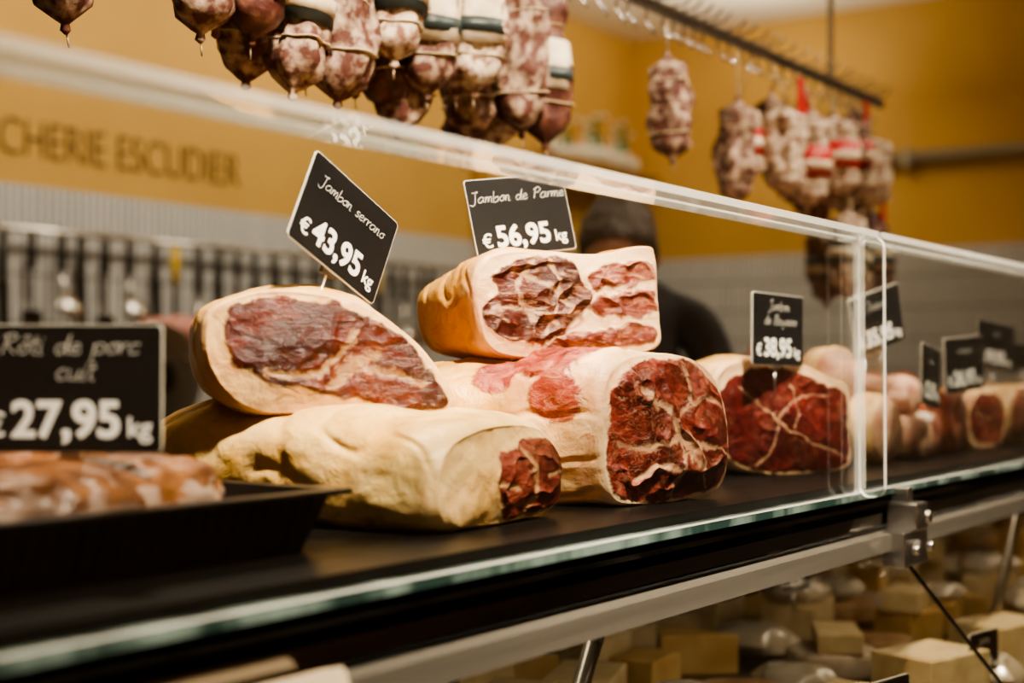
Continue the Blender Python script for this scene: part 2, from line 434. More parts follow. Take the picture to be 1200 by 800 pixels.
# big centre ham
HD = ham_mat('ham_meat_d', fat=(.78, .53, .31), fat2=(.66, .33, .18), m1=(.095, .012, .009), m2=(.25, .035, .024), mlight=(.44, .14, .09),
             s1=(.60, .31, .07), s2=(.76, .47, .18), off=5.0, marble=.6, fib=(1.3, 1, 2.0), frot=.6, fatty=.15)
make_ham('cured_ham', [(-98,4),(-94,-46),(-62,-70),(0,-75),(48,-68),(82,-46),(100,-8),(102,36),(84,66),(30,73),(-40,74),(-86,62)],
         (0, 0), .001, 1, .28,
         [(0,1,1,0,0),(.2,1.06,1.02,-.010,0),(.45,1.12,1.0,-.040,0),(.7,1.10,.95,-.078,-.003),(1,.90,.78,-.105,-.012)], (1.239, .672, -.057), 45, HD,
         [([(-78,-52),(-34,-67),(16,-72),(48,-64),(79,-43),(97,-8),(99,34),(82,63),(30,70),(-8,71),(-64,69),(-92,44),(-93,-8)], .55)],
         seams=[([(-50,-40),(-5,-14),(8,26),(0,62)], 7), ([(2,-8),(46,-30),(84,-20)], 5), ([(8,25),(50,18),(94,30)], 5), ([(-80,10),(-40,16),(6,8)], 7), ([(-60,50),(-30,36),(4,40)], 5), ([(20,-66),(28,-30)], 4), ([(40,40),(60,64)], 4), ([(14,10),(34,34)], 13)],
         patches=[(-.070,.075,.062,.050,.055,.032),(-.105,.050,.032,.025,.034,.026),(-.02,.05,.075,.06,.035,.022),(-.115,.120,.050,.030,.025,.024)],
         seed=8, bulge=.010, amp=.007, fold=.005, skinstart=.11)

# long ham at lower left
HB = ham_mat('ham_meat_b', fat=(.76, .51, .24), fat2=(.62, .36, .13), m1=(.10, .016, .011), m2=(.22, .042, .028), mlight=(.40, .14, .09), s1=(.60, .34, .09), s2=(.77, .53, .23), off=7.0, marble=.4)
make_ham('cured_ham', [(-112,10),(-100,-26),(-55,-42),(0,-47),(60,-42),(96,-24),(110,6),(100,32),(45,40),(-40,40),(-96,34)],
         (0, 0), .001, 1, .37,
         [(0,1,1,0,0),(.25,1.02,1.16,0,.006),(.7,1.02,1.26,-.005,.011),(1,.90,1.1,-.02,.004)], (.985, .690, -.090), 60, HB,
         [([(-28,0),(-10,-22),(38,-34),(82,-31),(104,-8),(107,14),(95,31),(50,37),(0,34)], .5)],
         seams=[([(20,-24),(40,5),(30,30)], 6), ([(60,5),(95,0)], 4), ([(-20,5),(10,12)], 6)], seed=12, bulge=.010, amp=.006, bev=.018, bevs=.08, fold=.003, tail=.35)

# ham at right, broad dark cut
HE = ham_mat('ham_meat_e', fat=(.74, .49, .28), m1=(.075, .008, .008), m2=(.18, .022, .018), mlight=(.32, .08, .055), s1=(.56, .33, .10), s2=(.72, .49, .23), off=9.0, marble=.3, fib=(1.5, 1, 1.5))
make_ham('cured_ham', [(818,474),(832,430),(885,417),(940,422),(985,441),(1012,454),(1014,505),(1012,550),(960,558),(890,556),(842,536)],
         (917, 490), .00105, .866, .20,
         [(0,1,1,0,0),(.4,1,1,0,0),(1,.9,.85,0,-.01)], (1.66, .735, -.0600), 32, HE,
         [([(824,480),(839,442),(890,428),(940,434),(985,452),(1008,466),(1010,540),(987,554),(930,556),(874,553),(840,532)], .38)],
         seams=[([(856,450),(900,488),(950,516),(998,538)], 3), ([(902,490),(930,468),(975,462)], 2.6), ([(905,490),(900,520),(880,545)], 2.6), ([(930,500),(935,478),(925,450)], 2.2)],
         seed=17, bulge=.003, fold=.0015)

# further cured hams along the counter
make_ham('cured_ham', [(-60,0),(-50,-38),(0,-50),(48,-38),(60,4),(46,42),(0,50),(-46,44)], (0, 0), .001, 1, .2,
         [(0,1,1,0,0),(1,.9,.8,0,-.005)], (2.40, .70, -.079), 40, HD,
         [([(-52,0),(-42,-33),(0,-44),(42,-33),(53,4),(40,38),(0,44),(-40,38)], .55)], seams=[([(-40,-10),(0,0),(30,25)], 4), ([(0,0),(20,-30)], 3)], seed=31, N=160)
make_ham('cured_ham', [(-60,0),(-50,-42),(0,-54),(48,-40),(60,4),(46,42),(0,52),(-46,44)], (0, 0), .001, 1, .2,
         [(0,1,1,0,0),(1,.9,.8,0,-.005)], (2.70, .70, -.077), 40, HE,
         [([(-52,0),(-42,-36),(0,-48),(42,-35),(53,4),(40,38),(0,46),(-40,38)], .5)], seams=[([(-40,10),(0,-5),(35,15)], 4), ([(0,0),(-10,-35)], 3)], seed=37, N=160)

# ------------------------------------------------------------------ rolls / salami further along
M_roll = mat('cured_roll_casing', (.42, .24, .09), .5, col2=(.64, .44, .23), scale=30, bump=.5, bscale=60)
M_rollcut = mat('roll_cut', (.18, .04, .028), .4, col2=(.42, .18, .12), scale=38, contrast=(.42, .62), bump=.4)
M_palecut = mat('pale_cut', (.32, .14, .09), .5, col2=(.56, .36, .24), scale=30, contrast=(.4, .6), bump=.4)
M_bloom = mat('salami_bloom', (.62, .52, .40), .8, col2=(.30, .16, .11), scale=50, bump=.6, bscale=80, contrast=(.48, .70))
M_redsal = mat('red_sausage', (.20, .035, .018), .4, col2=(.40, .11, .05), scale=35, bump=.4)
M_pale = mat('pale_sausage', (.44, .26, .18), .5, col2=(.29, .14, .09), scale=40, bump=.4)
def roll(name, x, y, z, r, L, ang, m, cutm, squash=1.0):
    mb = MB()
    prof = [(r*.55, 0), (r*.9, .001), (r, r*.12)]
    for i in range(1, 12): prof.append((r * (1 + .05 * math.sin(i * 1.3)), r*.12 + (L - r*.9) * i / 12))
    for i in range(7):
        a = i / 6 * math.pi / 2 * .95
        prof.append((r * math.cos(a), L - r*.8 + r*.8 * math.sin(a)))
    T = Matrix.Rotation(math.radians(-90), 4, 'X')
    mb.lathe(prof, 36, 0, T, jit=.16, seed=x * 7)
    mb.lathe([(r*.90, -.0022), (r*.93, .0)], 36, 1, T, jit=.16, seed=x * 7)
    return mb.obj(name, [m, cutm], M=Matrix.Translation((x, y, z + r + ZC)) @ Matrix.Rotation(math.radians(ang), 4, 'Z') @ Matrix.Diagonal((1, 1, squash, 1)))
roll('rolled_pork', 1.93, .70, S, .048, .20, -6, M_roll, M_palecut)
roll('cured_salami', 2.06, .69, S, .030, .20, -5, M_pale, M_palecut)
roll('cured_salami', 2.14, .70, S, .032, .20, 3, M_bloom, M_rollcut)
roll('cured_salami', 2.10, .72, S + .06, .030, .19, 0, M_pale, M_palecut)
roll('rolled_pork', 2.25, .70, S, .048, .24, 0, M_redsal, M_rollcut)
roll('rolled_pork', 2.56, .69, S, .050, .24, 0, M_roll, M_rollcut)
roll('rolled_pork', 2.86, .69, S, .050, .24, 0, M_pale, M_palecut)
roll('rolled_pork', 2.99, .69, S, .050, .24, -3, M_roll, M_rollcut)
roll('bloomy_salami', 1.97, .88, S + .01, .066, .26, -50, M_bloom, M_bloom)
roll('bloomy_salami', 1.90, .76, S + .095, .034, .22, -62, M_roll, M_palecut)
roll('red_sausage', 2.25, .98, S, .055, .22, -20, M_redsal, M_rollcut)
roll('red_sausage', 2.06, .93, S + .13, .024, .24, -60, M_redsal, M_redsal)
roll('red_sausage', 2.47, .98, S, .06, .22, 10, M_redsal, M_rollcut)
roll('bloomy_salami', 2.64, .98, S, .06, .22, 0, M_bloom, M_palecut)
roll('red_sausage', 2.85, .98, S, .06, .22, 0, M_redsal, M_rollcut)

# ------------------------------------------------------------------ roast pork in black tray
M_tray = mat('black_plastic_tray', (.005, .005, .005), .38, bump=.15, bscale=90, spec=.35)
def tray(name, x0, x1, y0, y1, z0, h):
    mb = MB(); fl = .018; t = .002
    def ring(o, z): return [(x0+o, y0+o, z), (x1-o, y0+o, z), (x1-o, y1-o, z), (x0+o, y1-o, z)]
    R = [ring(fl, z0), ring(.004, z0+h-.004), ring(-.008, z0+h-.004), ring(-.008, z0+h), ring(.006, z0+h), ring(fl+t, z0+t)]
    vs = [p for r in R for p in r]; fs = []
    for i in range(len(R)-1):
        for k in range(4): fs.append((i*4+k, i*4+(k+1) % 4, (i+1)*4+(k+1) % 4, (i+1)*4+k))
    fs.append((0, 3, 2, 1)); e = (len(R)-1)*4; fs.append((e, e+1, e+2, e+3))
    mb.add(vs, fs, 0)
    n = int((x1-x0)/.014)
    for i in range(1, n):   # vertical ribs
        x = x0 + i*.014 + .01
        if x > x1 - .02: break
        mb.add([(x-.002, y0+fl-.001, z0+.002), (x+.002, y0+fl-.001, z0+.002), (x+.002, y0+.003, z0+h-.006), (x-.002, y0+.003, z0+h-.006),
                (x, y0+fl-.004, z0+.002), (x, y0+.000, z0+h-.006)], [(0, 4, 5, 3), (4, 1, 2, 5)], 0)
    return mb.obj(name, [M_tray], loc=(0, 0, ZC), bevel=.001)
tray('black_meat_tray', .28, .775, .69, .985, S, .045)

M_roast = mat('roast_pork', (.15, .085, .060), .5, col2=(.30, .20, .155), scale=18, bump=.9, bscale=40, contrast=(.40, .62))
M_crust = mat('roast_crust', (.065, .022, .008), .36, col2=(.24, .095, .034), scale=30, bump=1.0, bscale=60, contrast=(.4, .70))
def lump(name, x, y, z, rx, ry, rz, ang, seed, m0, m1, rough=1.0):
    mb = MB(); nu, nv = 96, 60; vs = []; fs = []
    for i in range(nv + 1):
        t = math.pi * (i + .02) / (nv + .04)
        for k in range(nu):
            a = 2 * math.pi * k / nu
            ct, stt = math.cos(t), math.sin(t)
            sg = lambda v, e: math.copysign(abs(v) ** e, v)
            p = Vector((sg(math.cos(a), .8) * stt ** .7 * rx, sg(math.sin(a), .8) * stt ** .7 * ry, sg(ct, .8) * rz))
            q = p * 24 + Vector((seed, seed, 0))
            d = 1 + rough * (.16 * noise.noise(q * .7) + .10 * noise.noise(q * 2.2) + .05 * noise.noise(q * 5) - .25 * max(0, .1 - abs(noise.noise(q * 1.3))))
            p *= d
            p.z = max(p.z, -rz * .8)
            vs.append(tuple(p))
    for i in range(nv):
        for k in range(nu):
            fs.append((i*nu+k, i*nu+(k+1) % nu, (i+1)*nu+(k+1) % nu, (i+1)*nu+k))
    mb.add(vs, fs, 0, True)
    for i, f in enumerate(mb.f):
        zc = sum(mb.v[j][2] for j in f) / 4; xc = mb.v[f[0]]
        if zc + rz * .9 * noise.noise(Vector(xc) * 45) > rz * .50: mb.m[i] = 1
    return mb.obj(name, [m0, m1], M=Matrix.Translation((x, y, z + rz * .8 + ZC)) @ Matrix.Rotation(math.radians(ang), 4, 'Z'))
lump('roast_pork_joint', .615, .765, S + .003, .118, .050, .037, 10, 1.3, M_roast, M_crust)
lump('roast_pork_joint', .62, .90, S + .003, .125, .046, .048, 5, 6.3, M_crust, M_crust)
lump('roast_pork_joint', .40, .80, S + .003, .09, .06, .040, -8, 9.3, M_roast, M_crust)

# ------------------------------------------------------------------ price tags
tag('price_tag', .606, .775, -.012, -3, 0, '27,95', [('Rôti de porc', .0070), ('cuit', .0070)], pin=.045, big=.029)
tag('price_tag', .944, .8325, .1245, 56, 26, '43,95', [('Jambon serrano', .0056)], pin=.045)
tag('price_tag', 1.254, .857, .166, 30, -8, '56,95', [('Jambon de Parme', .0060)], tilt=-8, pin=.04)
tag('price_tag', 1.625, .727, .050, 50, 1, '38,95', [('Jambon', .0062), ('de Bayonne', .0062)], h=.088, pin=.04, big=.024)
tag('price_tag', 1.96, .724, .0715, 42, -14, '35,95', [('Jambon', .006)], pin=.05)
tag('price_tag', 2.01, .665, -.008, 62, 5, '22,95', [('porc', .006)], pin=.055)
tag('price_tag', 2.215, .680, .010, 45, -4, '26,95', [('serrano', .006)], pin=.05)
tag('price_tag', 2.61, .745, .045, 40, 6, '19,95', [('cuit', .006)], pin=.08)
tag('price_tag', 2.97, .78, .012, 40, 0, '24,95', [('Parme', .006)], pin=.05)
tag('price_tag', 2.12, .80, .068, 60, 4, '29,95', [('Parme', .006)], pin=.10)

# ------------------------------------------------------------------ counter
M_black = mat('black_shelf_liner', (.004, .004, .004), .35, bump=.1, bscale=200, spec=.18)
M_steel = mat('brushed_steel', (.55, .53, .50), .25, 1.0, bump=.05, bscale=60, stretch=(.2, 1, 20))
M_rail = mat('satin_rail', (.24, .22, .185), .26, .7, col2=(.34, .31, .265), scale=6, stretch=(.3, 1, 8))
M_chrome = mat('chrome_rail', (.78, .74, .68), .12, 1.0)
M_darkst = mat('dark_steel', (.05, .05, .05), .15, .9)
M_mirror = mat('polished_strip', (.30, .28, .25), .10, 1.0)
M_gedge = mat('glass_edge_teal', (.02, .045, .04), .08, col2=(.20, .27, .25), scale=5, stretch=(3, 1, 1), spec=1.0, contrast=(.42, .62))
M_cab = mat('cabinet_grey', (.10, .095, .09), .5)
M_glass = glass_mat('clear_glass', (.97, .98, .975))
M_acryl = glass_mat('acrylic_edge', (.92, .93, .92), 1.0, .28)
M_lipm = glass_mat('glass_lip', (.93, .95, .94), 1.0, .09)
X0, X1 = -.3, 5.2
mb = MB()
mb.box(X0, X1, .612, 1.22, S-.009, S, 0)                     # black liner
mb.box(X0, X1, .594, 1.25, S-.0165, S-.0095, 1)              # glass plate
mb.box(X0, X1, .66, 1.22, S-.040, S-.019, 2)                 # under tray
mb.box(X0, X1, .606, .640, -.184, -.170, 6)                  # dark bearer
mb.box(X0, X1, .588, .612, -.212, -.192, 3)                  # bright rail
mb.box(X0, X1, .612, .640, -.206, -.196, 2)
mb.box(X0, X1, 1.20, 1.25, -.46, S+.02, 2)                   # rear panel
mb.box(X0, X1, .42, 1.25, -.465, -.445, 4)                   # lower deck
mb.box(X0, X1, .46, 1.25, -1.2, -.47, 5)                     # base cabinet
mb.box(X0, X1, .36, .44, -.52, -.445, 3)                     # lower front rail
for xx in (X0, X1-.03): mb.box(xx, xx+.03, .46, 1.25, -.46, -.15, 2)
for xx in (1.05, 2.35, 3.6): mb.tube([(xx, .63, -.20), (xx - .10, .66, -.445)], .008, 3, 12)   # struts
counter = mb.obj('display_counter', [M_black, M_gedge, M_darkst, M_rail, M_darkst, M_cab, M_mirror], loc=(0, 0, ZC))
cgl = MB()
def slant(x0, x1):
    v = [(x0,.600,-.208),(x1,.600,-.208),(x1,.40,-.445),(x0,.40,-.445)]
    v2 = [(a, b-.006, c-.003) for a, b, c in v]
    cgl.add(v+v2, [(0,1,2,3),(7,6,5,4)], 0)
    cgl.add(v+v2, [(0,4,5,1),(1,5,6,2),(2,6,7,3),(3,7,4,0)], 1)
slant(X0, 1.662); slant(1.668, 3.4); slant(3.406, X1)
cgl.obj('lower_glass', [glass_mat('lower_glass', (.80, .80, .78)), M_darkst], loc=(0,0,ZC), parent=counter).location = (0, 0, 0)
bpy.data.objects['lower_glass'].matrix_parent_inverse = Matrix()

# upper glass guard
g = MB()
def pane(xa, xb, y0=.5935, y1=.6015, z0=-.139, z1=.150):
    w, h = xb-xa, z1-z0
    T = Matrix.Translation(((xa+xb)/2, 0, (z0+z1)/2))
    g.prism(rrect(w, h, .006), y0, y1, 0, 1, T)
pane(X0, 1.552); pane(1.566, X1)
for xa, xb in ((X0, 1.552), (1.566, X1)):
    v = [(x, y, z) for x in (xa, xb) for y in (.572, .626) for z in (.150, .157)]
    g.add(v, [(0,1,3,2),(4,6,7,5),(0,2,6,4),(1,5,7,3)], 2)
    g.add(v, [(0,4,5,1),(2,3,7,6)], 1)
T = Matrix.Translation((1.559, .583, .004)) @ Matrix.Rotation(math.radians(90), 4, 'Z')
g.prism(rrect(.030, .294, .012), -.004, .004, 0, 3, T)
gg = g.obj('glass_sneeze_guard', [M_glass, M_acryl, M_lipm, glass_mat('fin_edge', (.9, .9, .88), 1.0, .55)], loc=(0,0,ZC))

# clamp bracket at the joint
c = MB()
c.box(1.635, 1.715, .572, .60, -.232, -.190, 0)
c.box(1.66, 1.70, .566, .604, -.190, -.158, 0)
c.cyl((1.65, .568, -.211), (1.65, .560, -.211), .006, 0, 20)
c.cyl((1.70, .568, -.211), (1.70, .560, -.211), .006, 0, 20)
c.cyl((1.68, .562, -.174), (1.68, .556, -.174), .008, 1, 20)
c.box(1.66, 1.672, .575, .60, -.158, -.139, 0)
c.obj('glass_clamp', [M_steel, M_chrome], loc=(0,0,ZC), bevel=.002)
M_cream = mat('cream_plastic', (.42, .34, .24), .45)
c = MB()
c.prism(rrect(.115, .05, .005), -.003, .003, 0)
c.box(-.05, .05, .003, .010, .015, .026, 0)
c.obj('label_holder', [M_cream], M=Matrix.Translation((.605, .578, ZC-.205)) @ Matrix.Rotation(math.radians(-20), 4, 'X'))

# ------------------------------------------------------------------ cheeses on lower deck
M_ch = [mat('cheese_yellow', (.46, .27, .08), .5, col2=(.64, .43, .18), scale=22, bump=.5),
        mat('cheese_cream', (.66, .52, .30), .5, col2=(.50, .36, .18), scale=30, bump=.5),
        mat('cheese_rind', (.22, .11, .04), .7, col2=(.40, .25, .13), scale=30, bump=.7),
        mat('cheese_white_rind', (.62, .54, .42), .7, col2=(.42, .32, .22), scale=40, bump=.6),
        mat('wrap_plastic', (.38, .33, .27), .15, col2=(.60, .50, .36), scale=14, bump=.9, coat=.5)]
def cheese(kind, x, y, z, s, ang):
    mb = MB()
    if kind == 'wheel':
        mb.lathe([(s*.9, 0), (s, s*.08), (s*1.02, s*.3), (s, s*.5), (s*.93, s*.58)], 36, 3 if random.random() < .4 else 2, jit=.05, seed=x)
        nm = 'cheese_wheel'; top = s*.58
    elif kind == 'wedge':
        h = s*random.uniform(.7, 1.1); R = s*1.5; n = 8
        pts = [(0, 0)] + [(R*math.cos(math.radians(-22+44*i/n)), R*math.sin(math.radians(-22+44*i/n))) for i in range(n+1)]
        v = [(a-R*.5, b, 0) for a, b in pts] + [(a-R*.5, b, h) for a, b in pts]; k = len(pts)
        mb.add(v, [tuple(reversed(range(k))), tuple(range(k, 2*k)), (0, 1, k+1, k), (0, k, 2*k-1, k-1)], 0 if random.random() < .6 else 1)
        mb.add(v, [(i, i+1, i+1+k, i+k) for i in range(1, k-1)], 2)
        nm = 'cheese_wedge'; top = h
    elif kind == 'block':
        a = random.uniform(.75, 1.1); hh = random.uniform(.5, 1.05)
        sk = random.uniform(-.12, .12) * s
        v = [(px + (sk if pz else 0), py, pz) for px in (-s*a, s*a) for py in (-s*.6, s*.6) for pz in (0, s*hh)]
        mb.add(v, [(0, 1, 3, 2), (4, 6, 7, 5), (0, 4, 5, 1), (2, 3, 7, 6), (0, 2, 6, 4), (1, 5, 7, 3)], random.choice((0, 1)))
        mb.box(-s*a*1.01, s*a*1.01, -s*.61, s*.61, -.0, s*.08, 2)
        nm = 'cheese_block'; top = s*hh
    else:
        mb.lathe([(s*.3, 0), (s*.8, .003), (s*.95, s*.3), (s*.7, s*.6), (s*.3, s*.66)], 20, 4, jit=.5, seed=x)
        nm = 'wrapped_cheese'; top = s*.66
    mb.obj(nm, M_ch, M=Matrix.Translation((x, y, z+ZC)) @ Matrix.Rotation(ang, 4, 'Z'), bevel=.003)
    return top
DK = -.445
for r, yy in enumerate((.62, .80, .98, 1.12)):
    xx = 1.0 + r*.04
    while xx < 4.6:
        s = random.uniform(.056, .08) if r < 3 else .055
        k = random.choice(['wheel', 'wedge', 'block', 'wedge', 'pack', 'block'])
        if k == 'wheel': s *= .9
        zt = DK + cheese(k, xx, yy + random.uniform(-.01, .01), DK, s, random.uniform(-.4, .4) + (1.57 if k == 'wedge' else 0))
        if random.random() < (.75 if xx > 2.2 else .3):
            zt += cheese(random.choice(['block', 'wheel', 'pack', 'block']), xx, yy, zt, s*.8, random.uniform(-.5, .5))
        xx += s*2 + .03
for i, (x, y) in enumerate([(1.9, .56), (2.25, .56), (2.6, .57), (2.95, .57), (3.3, .58), (1.55, .56), (2.05, .89), (2.5, .89)]):
    tag('cheese_price_tag', x, y, -.37 + (.06 if y > .8 else 0), 45, 0, '%d,50' % random.randint(11, 29), [('porc', .006)], h=.055, w=.08, pin=.045, big=.014)

# ------------------------------------------------------------------ hanging rail & sausages
M_cas = [mat('sausage_dark', (.060, .015, .010), .5, col2=(.25, .11, .07), scale=45, bump=.8, bscale=50, contrast=(.45, .8)),
         mat('sausage_bloom', (.090, .027, .017), .7, col2=(.48, .35, .25), scale=60, bump=.8, bscale=50, contrast=(.44, .68)),
         mat('sausage_white', (.58, .47, .35), .8, col2=(.20, .09, .055), scale=70, bump=.6, contrast=(.45, .61)),
         mat('paper_label', (.66, .58, .44), .6, col2=(.42, .32, .20), scale=30),
         mat('label_dark', (.015, .025, .025), .5),
         mat('label_red', (.42, .02, .02), .5),
         mat('string', (.50, .40, .25), .8),
         M_steelpin]
RY, RZ = 1.10, .57
def sausage(mb, x, y, ztop, L, r, kind, seed, label=None):
    lean = Matrix.Rotation(random.uniform(-.16, .16), 4, 'Y') @ Matrix.Rotation(random.uniform(-.08, .08), 4, 'X')
    T = Matrix.Translation((x, y, ztop)) @ lean
    prof = [(r*.10, 0), (r*.16, -.008), (r*.45, -.016)]
    n = 14
    for i in range(n + 1):
        t = i / n
        rr = r * (.78 + .22 * math.sin(math.pi * min(1, t * .9 + .12))) if t < .8 else r * (math.sqrt(max(0.02, 1 - ((t-.75)/.26)**2)))
        prof.append((rr, -.024 - (L - .03) * t))
    prof.append((r*.12, -L + .002)); prof.append((r*.16, -L - .004)); prof.append((r*.05, -L - .008))
    mb.lathe(prof, 28, kind, T, jit=.42, seed=seed)
    mb.tube([(0, 0, 0), (0.002, 0, .02)], .0018, 6, 6, T)
    mb.tube([(x, y, ztop), (x, RY, RZ + .012)], .0016, 6, 6)
    mb.tube([(0, 0, -L-.004), (.004, .002, -L-.02)], .001, 6, 5, T)
    for k in range(3):   # string loops
        zc = -L * (.28 + .24 * k)
        mb.lathe([(r*1.0, zc-.0008), (r*1.02, zc), (r*1.0, zc+.0008)], 28, 6, T, jit=.42, seed=seed)
    if label is not None:
        z0 = -L * .38; z1 = -L * .68
        mb.lathe([(r*1.08, z1), (r*1.10, (z0+z1)/2), (r*1.08, z0)], 20, label, T, jit=.15, seed=seed)
        mb.lathe([(r*1.12, z1+.012), (r*1.13, z1+.03)], 20, 4 if label == 3 else 3, T, jit=.15, seed=seed)
mb = MB(); i = 0
specs = [(.835,.0,.245,.030,1,None),
 (1.005,-.03,.215,.034,1,None),(1.05,.03,.20,.034,0,None),(1.085,-.03,.225,.034,0,5),(1.12,.03,.235,.036,1,None),
 (1.165,-.02,.25,.035,1,4),(1.20,.03,.23,.034,0,None),(1.235,-.03,.265,.036,1,None),(1.275,.02,.23,.036,1,5),(1.315,-.03,.20,.034,2,4),
 (1.35,.04,.23,.036,0,None),(1.385,-.02,.22,.036,1,3),(1.42,.03,.26,.036,1,None),(1.465,-.03,.22,.036,2,3),(1.51,.02,.255,.036,1,3),
 (1.55,-.03,.235,.036,1,None),(1.60,.02,.26,.036,2,3),(1.65,-.01,.24,.034,0,3),(1.69,.03,.225,.034,1,None),(1.44,.0,.20,.034,1,5),(1.57,.05,.265,.034,0,None)]
for (x, dy, L, r, k, lb) in specs:
    i += 1
    sausage(mb, x, RY+dy, RZ-.03, L-.02 + random.uniform(-.015, .01), r, k, i*3.7, lb)
mb.obj('hanging_sausage_row', M_cas, loc=(0,0,ZC))
mb = MB(); sausage(mb, 2.03, RY, RZ-.055, .175, .035, 1, 4.4, None); mb.obj('hanging_sausage', M_cas, loc=(0,0,ZC))
mb = MB()
for (x, dy, zt, L, r, k, lb) in [(2.29,0,.52,.19,.036,1,None),(2.36,.03,.53,.15,.034,2,5),(2.43,-.03,.53,.17,.038,2,None),(2.50,.03,.54,.16,.036,1,3),
        (2.55,-.03,.54,.19,.038,2,5),(2.60,.03,.54,.18,.036,0,3),(2.66,-.03,.54,.17,.040,2,5),(2.71,.03,.53,.22,.036,1,None),(2.76,-.03,.54,.17,.040,1,5),
        (2.80,.04,.54,.17,.036,2,4),(2.84,-.03,.53,.16,.048,2,None),(2.90,.02,.53,.17,.046,2,None),
        (2.72,-.04,.36,.17,.036,2,4),(2.80,.0,.36,.19,.042,2,4),(2.88,-.02,.35,.20,.036,0,3),(2.76,.04,.34,.17,.034,1,4),(2.93,.03,.36,.15,.038,2,None)]:
    i += 1
    sausage(mb, x, RY+dy, zt-.02 + random.uniform(-.02, .015), L, r, k, i*2.9, lb)
    if i % 3 == 0: mb.box(x-.012, x+.012, RY+dy-.03, RY+dy-.028, zt-.06, zt+.005, 5)
mb.obj('hanging_sausage_cluster', M_cas, loc=(0,0,ZC))
mb = MB()
mb.cyl((-.2, RY, RZ+.012), (3.0, RY, RZ+.012), .011, 0, 20)
for xr in (.3, 1.85, 2.72): mb.cyl((xr, RY, RZ+.01), (xr, RY, 1.70), .006, 0, 12)
x = .8
while x < 3.0:
    mb.tube([(x, RY-.035, RZ+.040), (x, RY-.020, RZ+.026), (x, RY, RZ+.026), (x, RY+.02, RZ+.02), (x, RY+.022, RZ-.005), (x+.002, RY+.005, RZ-.03)], .0022, 0, 6)
    x += random.uniform(.03, .06)
mb.obj('hanging_rail', [M_steel], loc=(0,0,ZC))

# ------------------------------------------------------------------ room
M_ochre = mat('ochre_paint', (.56, .34, .088), .7, col2=(.60, .37, .10), scale=3, bump=.05)
M_ceil = mat('ceiling_cream', (.85, .78, .62), .8)
M_floor = mat('floor_tile', (.25, .22, .19), .35, col2=(.32, .28, .24), scale=4)
def tile_mat(name, axis):
    m = bpy.data.materials.new(name); t, N, L = nt(m); b = N['Principled BSDF']
    tc = N.new('ShaderNodeTexCoord'); sp = N.new('ShaderNodeSeparateXYZ'); cb = N.new('ShaderNodeCombineXYZ')
    L.new(tc.outputs['Object'], sp.inputs[0]); L.new(sp.outputs['Z'], cb.inputs[0]); L.new(sp.outputs[axis], cb.inputs[1])
    br = N.new('ShaderNodeTexBrick'); br.inputs['Scale'].default_value = 1
    br.inputs['Brick Width'].default_value = .145; br.inputs['Row Height'].default_value = .028; br.offset = 0
    br.inputs['Mortar Size'].default_value = .0034; br.inputs['Color1'].default_value = (.66, .67, .66, 1)
    br.inputs['Color2'].default_value = (.58, .60, .60, 1); br.inputs['Mortar'].default_value = (.17, .16, .155, 1)
    L.new(cb.outputs[0], br.inputs['Vector']); L.new(br.outputs['Color'], b.inputs['Base Color'])
    b.inputs['Roughness'].default_value = .25
    return m
WY, WX, CH = 3.66, 6.40, 1.70
def slab(name, *a, m):
    k = MB(); k.box(*a, 0); return k.obj(name, [m], loc=(0,0,ZC))
slab('floor', -3, WX+.1, -3, WY+.1, -1.25, -1.2, m=M_floor)
slab('ceiling', -3, WX+.1, -3, WY+.1, CH, CH+.05, m=M_ceil)
slab('wall_back', -3, WX+.1, WY, WY+.1, -1.2, CH, m=M_ochre)
slab('wall_right', WX, WX+.1, -3, WY, -1.2, CH, m=M_ochre)
slab('wall_left', -3.1, -3, -3, WY, -1.2, CH, m=M_ochre)
slab('wall_front', -3, WX+.1, -3.1, -3, -1.2, CH, m=M_ochre)
slab('tile_backsplash_1', -3, WX-.014, WY-.013, WY-.001, -1.2, .56, m=tile_mat('kitkat_tile_x', 'X'))  # tiled backsplash panel on the back wall
slab('tile_backsplash_2', WX-.013, WX-.001, -3, WY-.014, -1.2, .56, m=tile_mat('kitkat_tile_y', 'Y'))  # tiled backsplash panel on the right wall
slab('wall_pilaster', 5.0, 5.25, WY-.09, WY-.014, -.29, CH, m=M_ochre)
k = MB(); k.cyl((WX-.05, 2.6, .97), (WX-.05, -2.5, .97), .03, 0, 16)
for yy in (2.2, 1.0, -.2): k.box(WX-.08, WX, yy-.02, yy+.02, .93, 1.01, 0)
k.obj('wall_pipe', [mat('pipe_grey', (.30, .27, .2), .4, .3)], loc=(0,0,ZC))

# shop lettering on the back wall
v, f, w = text_geo('BOUCHERIE ESCUDIER', .165, offset=-.0030, extrude=.003)
sc = 1.248 / w
k = MB(); k.add([(p[0]*sc, p[1], p[2]) for p in v], f, 0)
k.obj('wall_lettering', [mat('lettering_brown', (.10, .065, .03), .5)], loc=(2.335, WY-.004, ZC+.65), recalc=False)

